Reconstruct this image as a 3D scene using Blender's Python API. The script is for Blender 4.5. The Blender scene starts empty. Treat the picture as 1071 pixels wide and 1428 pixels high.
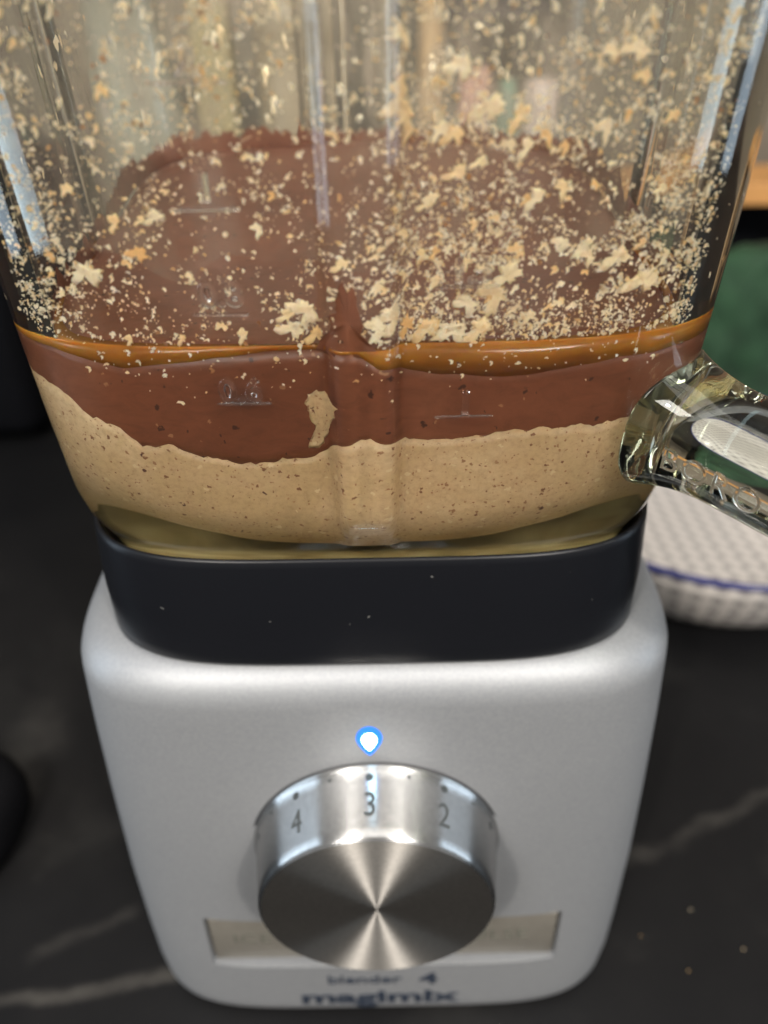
import bpy, bmesh, math, random
import numpy as np
from mathutils import Vector, Matrix, noise

# ---------------------------------------------------------------- camera, world, light, exposure
S = 0.0092                                   # one modelling unit (about a centimetre) in metres
C = bpy.context.scene.collection
scn = bpy.context.scene

CAM = (0.4, -25.6, 37.43)
PITCH, ROLL = 34.0, 1.1
cd = bpy.data.cameras.new('camera')
cam = bpy.data.objects.new('camera', cd)
C.objects.link(cam)
cd.sensor_fit = 'VERTICAL'
cd.sensor_height = 36.0
cd.lens = 36.0 * 1130 / 1428
cd.clip_start = 0.005
cd.clip_end = 60
cam.location = Vector(CAM) * S
p, r = math.radians(PITCH), math.radians(ROLL)
fw = Vector((0, math.cos(p), -math.sin(p)))
rt0 = Vector((1, 0, 0))
up0 = rt0.cross(fw)
rt = rt0 * math.cos(r) - up0 * math.sin(r)
up = rt0 * math.sin(r) + up0 * math.cos(r)
cam.rotation_euler = Matrix((rt, up, -fw)).transposed().to_euler()
cd.dof.use_dof = True
cd.dof.focus_distance = 20.3 * S
cd.dof.aperture_fstop = 7.2
scn.camera = cam

w = bpy.data.worlds.new('World')
scn.world = w
w.use_nodes = True
bg = w.node_tree.nodes['Background']
bg.inputs[0].default_value = (0.95, 0.93, 0.90, 1)
bg.inputs[1].default_value = 0.30


def area(name, loc, target, size, power, col, shape='RECTANGLE', size_y=None, spread=None):
    l = bpy.data.lights.new(name, 'AREA')
    l.shape = shape
    l.size = size
    if size_y:
        l.size_y = size_y
    l.energy = power
    l.color = col
    if spread:
        l.spread = math.radians(spread)
    o = bpy.data.objects.new(name, l)
    C.objects.link(o)
    o.location = Vector(loc)
    d = Vector(target) - Vector(loc)
    o.rotation_euler = d.to_track_quat('-Z', 'Y').to_euler()
    return o


WARM, COOL = (1.0, 0.92, 0.82), (0.66, 0.83, 1.0)
area('overhead_fill', (0.0, -0.15, 1.55), (0, 0, 0), 1.3, 9, (1.0, 0.97, 0.93), size_y=0.9)  # added overhead lamp, soft general fill
area('front_fill_a', (-0.58, -1.05, 1.25), (0, 0, 0.22), 0.42, 12.5, (1.0, 0.97, 0.93), size_y=0.55)  # added lamp at front left, fills the crumbs and base front
area('front_fill_b', (0.58, -1.05, 1.25), (0, 0, 0.22), 0.42, 12.5, (1.0, 0.97, 0.93), size_y=0.55)  # its added twin at front right, same fill
area('spot_light_a', (-0.47, -1.0, 1.10), (0, -0.1, 0.15), 0.05, 9, WARM, 'DISK')
area('spot_light_b', (0.47, -1.0, 1.10), (0, -0.1, 0.15), 0.05, 9, WARM, 'DISK')
area('window_light_a', (-0.72, -0.12, 0.36), (0, 0, 0.2), 0.20, 1.7, COOL, size_y=0.62)
area('window_light_b', (0.95, -0.16, 0.36), (0, 0, 0.2), 0.18, 1.6, COOL, size_y=0.60)

scn.view_settings.view_transform = 'Standard'
scn.view_settings.look = 'None'
scn.view_settings.exposure = 0.0
scn.view_settings.gamma = 1.0
cy = scn.cycles
cy.use_denoising = True
cy.max_bounces = 24
cy.transmission_bounces = 18
cy.transparent_max_bounces = 24
cy.glossy_bounces = 8
cy.diffuse_bounces = 4
cy.caustics_refractive = True
cy.caustics_reflective = True
cy.blur_glossy = 0.4
cy.sample_clamp_indirect = 14.0

random.seed(11)
rnd = random.random


# ---------------------------------------------------------------- materials
def mat(name):
    m = bpy.data.materials.new(name)
    m.use_nodes = True
    nt = m.node_tree
    b = nt.nodes['Principled BSDF']
    return m, nt, b


def N(nt, typ, **kw):
    n = nt.nodes.new(typ)
    for k, v in kw.items():
        if k in n.inputs:
            n.inputs[k].default_value = v
        else:
            setattr(n, k, v)
    return n


def L(nt, a, b):
    nt.links.new(a, b)


def ramp(nt, fac, stops):
    n = nt.nodes.new('ShaderNodeValToRGB')
    el = n.color_ramp.elements
    while len(el) < len(stops):
        el.new(0.5)
    for e, (pos, col) in zip(el, stops):
        e.position = pos
        e.color = (*col, 1) if len(col) == 3 else col
    L(nt, fac, n.inputs[0])
    return n


def texco(nt, scale=(1, 1, 1), out='Object'):
    t = nt.nodes.new('ShaderNodeTexCoord')
    m = nt.nodes.new('ShaderNodeMapping')
    m.inputs['Scale'].default_value = scale
    L(nt, t.outputs[out], m.inputs[0])
    return m.outputs[0]


def noise_node(nt, vec, scale, detail=4, rough=0.55, dist=0.0):
    n = N(nt, 'ShaderNodeTexNoise')
    n.inputs['Scale'].default_value = scale
    n.inputs['Detail'].default_value = detail
    n.inputs['Roughness'].default_value = rough
    n.inputs['Distortion'].default_value = dist
    L(nt, vec, n.inputs['Vector'])
    return n


def bump(nt, b, height, strength, dist=0.0005):
    n = N(nt, 'ShaderNodeBump')
    n.inputs['Strength'].default_value = strength
    n.inputs['Distance'].default_value = dist
    L(nt, height, n.inputs['Height'])
    L(nt, n.outputs[0], b.inputs['Normal'])
    return n


def plain(name, col, rough=0.5, metal=0.0, var=0.06, scale=60, coat=0.0):
    m, nt, b = mat(name)
    v = texco(nt)
    n = noise_node(nt, v, scale)
    lo = tuple(max(0, c * (1 - var * 2)) for c in col)
    hi = tuple(c * (1 + var) for c in col)
    rp = ramp(nt, n.outputs[0], [(0.3, lo), (0.7, hi)])
    L(nt, rp.outputs[0], b.inputs['Base Color'])
    b.inputs['Roughness'].default_value = rough
    b.inputs['Metallic'].default_value = metal
    b.inputs['Coat Weight'].default_value = coat
    bump(nt, b, n.outputs[0], 0.1)
    return m


def glass(name, col=(0.97, 0.985, 0.955), rough=0.0, absorb=None, dens=0.0, wav=0.0):
    m = bpy.data.materials.new(name)
    m.use_nodes = True
    nt = m.node_tree
    nt.nodes.remove(nt.nodes['Principled BSDF'])
    g = N(nt, 'ShaderNodeBsdfGlass')
    g.inputs['Color'].default_value = (*col, 1)
    g.inputs['Roughness'].default_value = rough
    g.inputs['IOR'].default_value = 1.47
    L(nt, g.outputs[0], nt.nodes['Material Output'].inputs['Surface'])
    if wav:
        v = texco(nt, (1, 1, 0.35))
        n = noise_node(nt, v, 45, 2)
        bm_ = N(nt, 'ShaderNodeBump')
        bm_.inputs['Strength'].default_value = wav
        bm_.inputs['Distance'].default_value = 0.001
        L(nt, n.outputs[0], bm_.inputs['Height'])
        L(nt, bm_.outputs[0], g.inputs['Normal'])
    if absorb:
        a = N(nt, 'ShaderNodeVolumeAbsorption')
        a.inputs['Color'].default_value = (*absorb, 1)
        a.inputs['Density'].default_value = dens
        L(nt, a.outputs[0], nt.nodes['Material Output'].inputs['Volume'])
    return m


M = {}
M['glass'] = glass('jug_glass', (0.985, 0.99, 0.975), 0.0, (0.84, 0.84, 0.60), 9.0, 0.06)
M['glass_mark'] = glass('embossed_glass', (0.99, 0.99, 0.985))
M['glass_handle'] = glass('handle_glass', (0.985, 0.99, 0.975), 0.0, (0.76, 0.82, 0.58), 9.0, 0.04)

# silver paint with a fine metallic flake
m, nt, b = mat('silver_paint')
v = texco(nt)
n = noise_node(nt, v, 900, 3, 0.7)
n2 = noise_node(nt, v, 14, 4)
mx = N(nt, 'ShaderNodeMix', data_type='RGBA')
mx.inputs[0].default_value = 0.35
rp = ramp(nt, n.outputs[0], [(0.35, (0.262, 0.272, 0.288)), (0.65, (0.322, 0.331, 0.344))])
rp2 = ramp(nt, n2.outputs[0], [(0.3, (0.275, 0.283, 0.296)), (0.7, (0.318, 0.324, 0.333))])
L(nt, rp.outputs[0], mx.inputs[6]); L(nt, rp2.outputs[0], mx.inputs[7])
L(nt, mx.outputs[2], b.inputs['Base Color'])
b.inputs['Metallic'].default_value = 0.45
b.inputs['Roughness'].default_value = 0.52
bump(nt, b, n.outputs[0], 0.12, 0.0002)
M['silver'] = m

# brushed steel, turned on a lathe
def brushed(name, rough, aniso, col=(0.62, 0.60, 0.57), tang='Y'):
    m, nt, b = mat(name)
    v = texco(nt, (1, 1, 1))
    n = noise_node(nt, v, 700, 2)
    rp = ramp(nt, n.outputs[0], [(0.3, tuple(c * 0.92 for c in col)), (0.7, tuple(c * 1.05 for c in col))])
    L(nt, rp.outputs[0], b.inputs['Base Color'])
    b.inputs['Metallic'].default_value = 1.0
    b.inputs['Roughness'].default_value = rough
    b.inputs['Anisotropic'].default_value = aniso
    t = N(nt, 'ShaderNodeTangent', direction_type='RADIAL', axis=tang)
    L(nt, t.outputs[0], b.inputs['Tangent'])
    b.inputs['Anisotropic Rotation'].default_value = 0.25
    return m
M['steel_face'] = brushed('turned_steel_face', 0.42, 0.98, (0.50, 0.475, 0.44))
M['steel_side'] = brushed('polished_steel_side', 0.27, 0.93, (0.56, 0.555, 0.545))

M['black_plastic'] = plain('black_satin_plastic', (0.010, 0.011, 0.014), 0.34, 0, 0.15, 300)
m = M['black_plastic']; nt = m.node_tree; b = nt.nodes['Principled BSDF']
v = texco(nt)
sc = noise_node(nt, v, 420, 2)
sc2 = noise_node(nt, v, 60, 3)
ad = N(nt, 'ShaderNodeMath', operation='MULTIPLY')
L(nt, sc.outputs[0], ad.inputs[0]); L(nt, sc2.outputs[0], ad.inputs[1])
rp = ramp(nt, ad.outputs[0], [(0.40, (0.006, 0.0065, 0.0085)), (0.50, (0.013, 0.0135, 0.016))])
L(nt, rp.outputs[0], b.inputs['Base Color'])

M['button_metal'] = plain('button_satin_metal', (0.27, 0.25, 0.215), 0.38, 0.5, 0.04, 200)
M['ink'] = plain('dark_grey_ink', (0.02, 0.028, 0.045), 0.5)
M['ink_green'] = plain('faded_ink', (0.12, 0.12, 0.10), 0.5)
M['ink_knob'] = plain('engraved_ink', (0.05, 0.055, 0.055), 0.5)
M['dark_gap'] = plain('dark_gap', (0.03, 0.03, 0.032), 0.6)

def emit(name, col, s):
    m = bpy.data.materials.new(name); m.use_nodes = True
    nt = m.node_tree; nt.nodes.remove(nt.nodes['Principled BSDF'])
    e = N(nt, 'ShaderNodeEmission'); e.inputs[0].default_value = (*col, 1); e.inputs[1].default_value = s
    L(nt, e.outputs[0], nt.nodes['Material Output'].inputs[0])
    return m
M['led_core'] = emit('led_core', (0.45, 0.80, 1.0), 16)
M['led_halo'] = emit('led_halo', (0.04, 0.24, 1.0), 1.7)

# nut butter: tan with brown and dark specks
m, nt, b = mat('nut_butter')
v = texco(nt)
n1 = noise_node(nt, v, 70, 5)
n0 = noise_node(nt, v, 30, 6, 0.65, 0.5)
rp = ramp(nt, n0.outputs[0], [(0.25, (0.40, 0.265, 0.13)), (0.42, (0.50, 0.345, 0.18)), (0.55, (0.54, 0.37, 0.205)), (0.72, (0.63, 0.465, 0.28))])
def specks(scale, thr, col, prev, vec, keep=0.5, seed=0.0):
    vo = N(nt, 'ShaderNodeTexVoronoi', feature='F1')
    vo.inputs['Scale'].default_value = scale
    mp = N(nt, 'ShaderNodeVectorMath', operation='ADD'); mp.inputs[1].default_value = (seed, seed * 2, seed * 3)
    nz = noise_node(nt, vec, scale * 2, 2)
    ds = N(nt, 'ShaderNodeVectorMath', operation='SCALE'); ds.inputs['Scale'].default_value = 0.8 / scale
    L(nt, nz.outputs['Color'], ds.inputs[0])
    L(nt, vec, mp.inputs[0])
    ad = N(nt, 'ShaderNodeVectorMath', operation='ADD'); L(nt, mp.outputs[0], ad.inputs[0]); L(nt, ds.outputs[0], ad.inputs[1])
    L(nt, ad.outputs[0], vo.inputs['Vector'])
    sep = N(nt, 'ShaderNodeSeparateColor'); L(nt, vo.outputs['Color'], sep.inputs[0])
    sz = N(nt, 'ShaderNodeMapRange'); sz.inputs[1].default_value = keep; sz.inputs[2].default_value = 1.0
    sz.inputs[3].default_value = 0.0; sz.inputs[4].default_value = thr
    L(nt, sep.outputs[0], sz.inputs[0])
    lt = N(nt, 'ShaderNodeMath', operation='SUBTRACT'); L(nt, sz.outputs[0], lt.inputs[0]); L(nt, vo.outputs['Distance'], lt.inputs[1])
    ss = N(nt, 'ShaderNodeMapRange', interpolation_type='SMOOTHSTEP'); ss.inputs[1].default_value = -0.02; ss.inputs[2].default_value = 0.06
    L(nt, lt.outputs[0], ss.inputs[0])
    mx = N(nt, 'ShaderNodeMix', data_type='RGBA')
    L(nt, ss.outputs[0], mx.inputs[0]); L(nt, prev, mx.inputs[6]); mx.inputs[7].default_value = (*col, 1)
    return mx.outputs[2]
ng = noise_node(nt, v, 800, 3, 0.7)
gr = ramp(nt, ng.outputs[0], [(0.32, (0.66, 0.60, 0.53)), (0.5, (1, 1, 1)), (0.72, (1.18, 1.18, 1.18))])
gm = N(nt, 'ShaderNodeMix', data_type='RGBA', blend_type='MULTIPLY'); gm.inputs[0].default_value = 0.42
L(nt, rp.outputs[0], gm.inputs[6]); L(nt, gr.outputs[0], gm.inputs[7])
c = specks(520, 0.28, (0.30, 0.15, 0.07), gm.outputs[2], v, 0.45)
c = specks(760, 0.30, (0.36, 0.20, 0.10), c, v, 0.45, 13.0)
c = specks(900, 0.30, (0.30, 0.14, 0.065), c, v, 0.62, 17.0)
c = specks(520, 0.30, (0.20, 0.085, 0.035), c, v, 0.6, 3.0)
c = specks(300, 0.22, (0.10, 0.035, 0.018), c, v, 0.84, 7.0)
c = specks(380, 0.34, (0.62, 0.47, 0.27), c, v, 0.6, 9.0)
L(nt, c, b.inputs['Base Color'])
bump(nt, b, n1.outputs[0], 0.4, 0.001)
b.inputs['Roughness'].default_value = 0.45
b.inputs['Subsurface Weight'].default_value = 0.12
b.inputs['Subsurface Radius'].default_value = (0.6, 0.35, 0.15)
b.inputs['Subsurface Scale'].default_value = 0.003
M['nut'] = m

# melted chocolate
m, nt, b = mat('melted_chocolate')
v = texco(nt)
n1 = noise_node(nt, v, 22, 5, 0.5, 0.6)
n2 = noise_node(nt, v, 260, 3)
rp = ramp(nt, n1.outputs[0], [(0.25, (0.130, 0.041, 0.018)), (0.55, (0.172, 0.056, 0.026)), (0.8, (0.200, 0.072, 0.036))])
ng = noise_node(nt, texco(nt, (1, 1, 2.2)), 120, 5, 0.68, 1.2)
gr = ramp(nt, ng.outputs[0], [(0.32, (0.80, 0.76, 0.74)), (0.5, (1, 1, 1)), (0.7, (1.16, 1.20, 1.24))])
gm = N(nt, 'ShaderNodeMix', data_type='RGBA', blend_type='MULTIPLY'); gm.inputs[0].default_value = 0.8
L(nt, rp.outputs[0], gm.inputs[6]); L(nt, gr.outputs[0], gm.inputs[7])
c = specks(360, 0.28, (0.05, 0.014, 0.007), gm.outputs[2], v, 0.58)
c = specks(420, 0.26, (0.30, 0.15, 0.075), c, v, 0.80, 4.0)
L(nt, c, b.inputs['Base Color'])
b.inputs['Roughness'].default_value = 0.34
bump(nt, b, n1.outputs[0], 0.5, 0.002)
M['choc'] = m

# amber oil
m, nt, b = mat('amber_oil')
v = texco(nt)
n1 = noise_node(nt, v, 40, 4)
rp = ramp(nt, n1.outputs[0], [(0.3, (0.22, 0.075, 0.012)), (0.5, (0.34, 0.135, 0.020)), (0.7, (0.46, 0.21, 0.035))])
sp = N(nt, 'ShaderNodeSeparateXYZ'); L(nt, v, sp.inputs[0])
nn = noise_node(nt, texco(nt, (1, 1, 2)), 60, 4)
zz_ = N(nt, 'ShaderNodeMath', operation='MULTIPLY_ADD'); L(nt, nn.outputs[0], zz_.inputs[0]); zz_.inputs[1].default_value = 0.45 * S; zz_.inputs[2].default_value = -0.22 * S
za = N(nt, 'ShaderNodeMath', operation='ADD'); L(nt, sp.outputs[2], za.inputs[0]); L(nt, zz_.outputs[0], za.inputs[1])
mr = N(nt, 'ShaderNodeMapRange', interpolation_type='SMOOTHSTEP'); mr.inputs[1].default_value = -0.78 * S; mr.inputs[2].default_value = -0.30 * S; mr.inputs[3].default_value = 1; mr.inputs[4].default_value = 0
L(nt, za.outputs[0], mr.inputs[0])
mo = N(nt, 'ShaderNodeMix', data_type='RGBA'); L(nt, mr.outputs[0], mo.inputs[0]); L(nt, rp.outputs[0], mo.inputs[6]); mo.inputs[7].default_value = (0.185, 0.062, 0.022, 1)
L(nt, mo.outputs[2], b.inputs['Base Color'])
b.inputs['Roughness'].default_value = 0.15
b.inputs['Subsurface Weight'].default_value = 0.6
b.inputs['Subsurface Radius'].default_value = (1.0, 0.4, 0.05)
b.inputs['Subsurface Scale'].default_value = 0.004
M['oil'] = m

# nut crumbs: pale cream to toasted tan
def crumb_mat(name, stops, island):
    m, nt, b = mat(name)
    if island:
        g = N(nt, 'ShaderNodeNewGeometry'); src = g.outputs['Random Per Island']
    else:
        g = N(nt, 'ShaderNodeObjectInfo'); src = g.outputs['Random']
    rp = ramp(nt, src, stops)
    v = texco(nt)
    n = noise_node(nt, v, 500, 3)
    mx = N(nt, 'ShaderNodeMix', data_type='RGBA', blend_type='MULTIPLY'); mx.inputs[0].default_value = 0.8
    r2 = ramp(nt, n.outputs[0], [(0.3, (0.80, 0.72, 0.62)), (0.6, (1, 1, 1))])
    L(nt, rp.outputs[0], mx.inputs[6]); L(nt, r2.outputs[0], mx.inputs[7])
    L(nt, mx.outputs[2], b.inputs['Base Color'])
    b.inputs['Roughness'].default_value = 0.6
    b.inputs['Subsurface Weight'].default_value = 0.3
    b.inputs['Subsurface Radius'].default_value = (0.7, 0.5, 0.25)
    b.inputs['Subsurface Scale'].default_value = 0.0015
    bump(nt, b, n.outputs[0], 0.8, 0.0010)
    return m
M['crumb'] = crumb_mat('nut_crumb', [(0.0, (0.97, 0.82, 0.60)), (0.5, (0.95, 0.74, 0.47)), (0.85, (0.92, 0.63, 0.33)), (1.0, (0.85, 0.50, 0.20))], False)
M['crumbs'] = crumb_mat('fine_crumbs', [(0.0, (0.97, 0.86, 0.67)), (0.6, (0.95, 0.78, 0.53)), (0.9, (0.88, 0.60, 0.30)), (0.965, (0.40, 0.20, 0.08)), (1.0, (0.14, 0.04, 0.02))], True)

# thin oily nut film dried on the glass
def film_mat(name, col, lo, hi, scale, amax):
    m, nt, b = mat(name)
    v = texco(nt, (1, 1, 0.45))
    n = noise_node(nt, v, scale, 6, 0.62, 0.8)
    rp = ramp(nt, n.outputs[0], [(lo, (0, 0, 0)), (hi, (amax, amax, amax))])
    v2 = texco(nt)
    n2 = noise_node(nt, v2, 160, 3)
    cr = ramp(nt, n2.outputs[0], [(0.3, tuple(c * 0.72 for c in col)), (0.7, col)])
    L(nt, cr.outputs[0], b.inputs['Base Color'])
    L(nt, rp.outputs[0], b.inputs['Alpha'])
    b.inputs['Roughness'].default_value = 0.6
    return m
M['film'] = film_mat('nut_film', (0.38, 0.31, 0.235), 0.40, 0.68, 34, 0.72)

# black marble with grey veins
m, nt, b = mat('black_marble')
v = texco(nt)
n1 = noise_node(nt, v, 7, 6, 0.6, 0.4)
base = ramp(nt, n1.outputs[0], [(0.30, (0.005, 0.005, 0.0056)), (0.55, (0.0085, 0.0083, 0.0086)), (0.75, (0.022, 0.0213, 0.020))])
col = base.outputs[0]
def vein(px, py, ang, width, strength, wob, seed, length):
    global col
    mp = N(nt, 'ShaderNodeMapping', vector_type='TEXTURE')
    mp.inputs['Location'].default_value = (px * S, py * S, 0)
    mp.inputs['Rotation'].default_value = (0, 0, math.radians(ang))
    t = N(nt, 'ShaderNodeTexCoord'); L(nt, t.outputs['Object'], mp.inputs[0])
    nz = noise_node(nt, v, 16 + seed, 5, 0.6)
    sp = N(nt, 'ShaderNodeSeparateXYZ'); L(nt, mp.outputs[0], sp.inputs[0])
    nm = N(nt, 'ShaderNodeMath', operation='MULTIPLY_ADD'); L(nt, nz.outputs[0], nm.inputs[0]); nm.inputs[1].default_value = wob * S; nm.inputs[2].default_value = -0.5 * wob * S
    ad = N(nt, 'ShaderNodeMath', operation='ADD'); L(nt, sp.outputs[1], ad.inputs[0]); L(nt, nm.outputs[0], ad.inputs[1])
    ab = N(nt, 'ShaderNodeMath', operation='ABSOLUTE'); L(nt, ad.outputs[0], ab.inputs[0])
    mr = N(nt, 'ShaderNodeMapRange', interpolation_type='SMOOTHSTEP'); mr.inputs[1].default_value = 0; mr.inputs[2].default_value = width * S; mr.inputs[3].default_value = 1; mr.inputs[4].default_value = 0
    L(nt, ab.outputs[0], mr.inputs[0])
    ax = N(nt, 'ShaderNodeMath', operation='ABSOLUTE'); L(nt, sp.outputs[0], ax.inputs[0])
    fd = N(nt, 'ShaderNodeMapRange', interpolation_type='SMOOTHSTEP'); fd.inputs[1].default_value = length * 0.6 * S; fd.inputs[2].default_value = length * S; fd.inputs[3].default_value = strength; fd.inputs[4].default_value = 0
    L(nt, ax.outputs[0], fd.inputs[0])
    nz2 = noise_node(nt, v, 30 + seed, 4)
    r3 = ramp(nt, nz2.outputs[0], [(0.3, (0.25, 0.25, 0.25)), (0.62, (1, 1, 1))])
    m1 = N(nt, 'ShaderNodeMath', operation='MULTIPLY'); L(nt, mr.outputs[0], m1.inputs[0]); L(nt, fd.outputs[0], m1.inputs[1])
    m2 = N(nt, 'ShaderNodeMath', operation='MULTIPLY'); L(nt, m1.outputs[0], m2.inputs[0]); L(nt, r3.outputs[0], m2.inputs[1])
    mx = N(nt, 'ShaderNodeMix', data_type='RGBA'); L(nt, m2.outputs[0], mx.inputs[0]); L(nt, col, mx.inputs[6]); mx.inputs[7].default_value = (0.27, 0.25, 0.22, 1)
    col = mx.outputs[2]
vein(-12.7, -7.5, 9, 0.50, 0.17, 2.2, 0, 14)
vein(-14.0, -5.0, 30, 0.60, 0.06, 2.5, 3, 3)
vein(17.0, 0.2, 24, 0.55, 0.085, 3.0, 5, 16)
vein(-40, 40, 60, 0.7, 0.15, 6.0, 7, 60)
vein(40, 60, -30, 0.7, 0.15, 6.0, 9, 60)
vein(18, -12, 70, 2.2, 0.10, 5.0, 11, 14)
vein(-22, -2, 80, 2.5, 0.08, 5.0, 13, 14)
L(nt, col, b.inputs['Base Color'])
b.inputs['Roughness'].default_value = 0.45
b.inputs['Specular IOR Level'].default_value = 0.16
bump(nt, b, n1.outputs[0], 0.05)
M['marble'] = m

M['wall'] = plain('taupe_wall', (0.215, 0.175, 0.13), 0.7, 0, 0.06, 12)
M['wood'] = plain('orange_pine', (0.55, 0.27, 0.085), 0.5, 0, 0.12, 30)
M['tan_wood'] = plain('tan_wood', (0.50, 0.33, 0.18), 0.5, 0, 0.12, 30)
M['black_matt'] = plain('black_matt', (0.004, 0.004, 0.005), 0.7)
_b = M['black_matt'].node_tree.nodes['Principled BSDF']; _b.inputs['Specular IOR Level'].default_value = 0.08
M['green_cloth'] = plain('green_cloth', (0.015, 0.052, 0.020), 0.8, 0, 0.25, 30)
M['pink'] = plain('pink_card', (0.62, 0.30, 0.24), 0.5)
M['white_pink'] = plain('pale_pink_ceramic', (0.66, 0.52, 0.47), 0.4)
M['sage'] = plain('sage_ceramic', (0.17, 0.26, 0.19), 0.4)
M['greygreen'] = plain('grey_green_ceramic', (0.29, 0.28, 0.225), 0.4)
M['yellow'] = plain('yellow_card', (0.33, 0.26, 0.13), 0.5)
M['brown_dark'] = plain('dark_brown_lacquer', (0.05, 0.038, 0.034), 0.5)
M['beige'] = plain('beige_ceramic', (0.34, 0.265, 0.18), 0.4)
M['navy'] = plain('navy_glaze', (0.012, 0.018, 0.13), 0.2)

# bowl glaze printed with a small grey check
m, nt, b = mat('checked_glaze')
uv = N(nt, 'ShaderNodeTexCoord')
sp = N(nt, 'ShaderNodeSeparateXYZ'); L(nt, uv.outputs['UV'], sp.inputs[0])
def tri(o):
    f = N(nt, 'ShaderNodeMath', operation='FRACT'); L(nt, o, f.inputs[0])
    s = N(nt, 'ShaderNodeMath', operation='SUBTRACT'); L(nt, f.outputs[0], s.inputs[0]); s.inputs[1].default_value = 0.5
    a = N(nt, 'ShaderNodeMath', operation='ABSOLUTE'); L(nt, s.outputs[0], a.inputs[0])
    mr = N(nt, 'ShaderNodeMapRange', interpolation_type='SMOOTHSTEP'); mr.inputs[1].default_value = 0.22; mr.inputs[2].default_value = 0.30; mr.inputs[3].default_value = 1; mr.inputs[4].default_value = 0
    L(nt, a.outputs[0], mr.inputs[0]); return mr.outputs[0]
mm = N(nt, 'ShaderNodeMath', operation='MULTIPLY'); L(nt, tri(sp.outputs[0]), mm.inputs[0]); L(nt, tri(sp.outputs[1]), mm.inputs[1])
rp = ramp(nt, mm.outputs[0], [(0.0, (0.60, 0.56, 0.52)), (1.0, (0.27, 0.25, 0.245))])
L(nt, rp.outputs[0], b.inputs['Base Color'])
b.inputs['Roughness'].default_value = 0.25
M['check'] = m


# ---------------------------------------------------------------- mesh helpers
def tag(o, label=None, cat=None, group=None, kind=None):
    if label: o['label'] = label
    if cat: o['category'] = cat
    if group: o['group'] = group
    if kind: o['kind'] = kind
    return o


def mesh_obj(name, verts, faces, material, parent=None, origin=(0, 0, 0), smooth=True, uvs=None):
    """verts in scene units; origin = the object's origin in scene units (world), parent's world origin subtracted"""
    o3 = Vector(origin)
    me = bpy.data.meshes.new(name)
    me.from_pydata([tuple((Vector(v) - o3) * S) for v in verts], [], faces)
    me.materials.append(material)
    if uvs is not None:
        ul = me.uv_layers.new(name='uv')
        for lp in me.loops:
            ul.data[lp.index].uv = uvs[lp.vertex_index]
    if smooth:
        me.polygons.foreach_set('use_smooth', [True] * len(me.polygons))
    me.update()
    o = bpy.data.objects.new(name, me)
    C.objects.link(o)
    if parent is None:
        o.location = o3 * S
    else:
        o.parent = parent
        o.location = (o3 - ORIG.get(parent.name, Vector((0, 0, 0)))) * S
    ORIG[o.name] = o3
    return o


ORIG = {}


def thing(name, label, cat, loc, group=None):
    o = bpy.data.objects.new(name, None)
    o.empty_display_size = 0.02
    C.objects.link(o)
    o.location = Vector(loc) * S
    ORIG[o.name] = Vector(loc)
    return tag(o, label, cat, group)


def fix_normals(o):
    bm = bmesh.new(); bm.from_mesh(o.data)
    bmesh.ops.recalc_face_normals(bm, faces=bm.faces)
    bm.to_mesh(o.data); bm.free()


def sgnpow(v, e):
    return math.copysign(abs(v) ** e, v)


def squircle(n, count):
    """unit squircle sampled evenly along its length, starting at the middle of the front (0,-1), going right"""
    K = 6000
    t = np.linspace(-math.pi / 2, 1.5 * math.pi, K + 1)
    c, s_ = np.cos(t), np.sin(t)
    x = np.sign(c) * np.abs(c) ** (2 / n)
    y = np.sign(s_) * np.abs(s_) ** (2 / n)
    d = np.concatenate([[0], np.cumsum(np.hypot(np.diff(x), np.diff(y)))])
    u = np.linspace(0, d[-1], count, endpoint=False)
    return np.stack([np.interp(u, d, x), np.interp(u, d, y)], 1), d[-1]


def loft(rings, close_start=True, close_end=True):
    """rings: list of (k,3) arrays with equal k -> verts, faces"""
    k = len(rings[0])
    V = [tuple(pt) for rg in rings for pt in rg]
    F = []
    for i in range(len(rings) - 1):
        a, b2 = i * k, (i + 1) * k
        for j in range(k):
            j2 = (j + 1) % k
            F.append((a + j, a + j2, b2 + j2, b2 + j))
    if close_start:
        c0 = len(V); V.append(tuple(np.mean(rings[0], 0)))
        F += [(c0, (j + 1) % k, j) for j in range(k)]
    if close_end:
        c1 = len(V); V.append(tuple(np.mean(rings[-1], 0)))
        o = (len(rings) - 1) * k
        F += [(c1, o + j, o + (j + 1) % k) for j in range(k)]
    return V, F


def ring(unit, a, b2, z, cy_=0.0):
    return np.stack([unit[:, 0] * a, unit[:, 1] * b2 + cy_, np.full(len(unit), z)], 1)


def interp(z, pts):
    return float(np.interp(z, [q[0] for q in pts], [q[1] for q in pts]))


def box_vf(x0, x1, y0, y1, z0, z1, bev=0.0, seg=3):
    bm = bmesh.new()
    bmesh.ops.create_cube(bm, size=1)
    for v_ in bm.verts:
        v_.co = Vector(((x0 + x1) / 2 + v_.co.x * (x1 - x0), (y0 + y1) / 2 + v_.co.y * (y1 - y0), (z0 + z1) / 2 + v_.co.z * (z1 - z0)))
    if bev:
        bmesh.ops.bevel(bm, geom=list(bm.edges) + list(bm.verts), offset=bev, segments=seg, affect='EDGES', profile=0.5)
    bm.normal_update()
    bm.verts.index_update()
    V = [tuple(v_.co) for v_ in bm.verts]
    F = [tuple(v_.index for v_ in f.verts) for f in bm.faces]
    bm.free()
    return V, F


def lathe_vf(prof, cx, cy_, n=64, z0=0):
    """prof: list of (r, z)"""
    rings = []
    for r_, z in prof:
        rings.append(np.array([[cx + r_ * math.cos(2 * math.pi * k / n), cy_ + r_ * math.sin(2 * math.pi * k / n), z0 + z] for k in range(n)]))
    return loft(rings)


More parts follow.
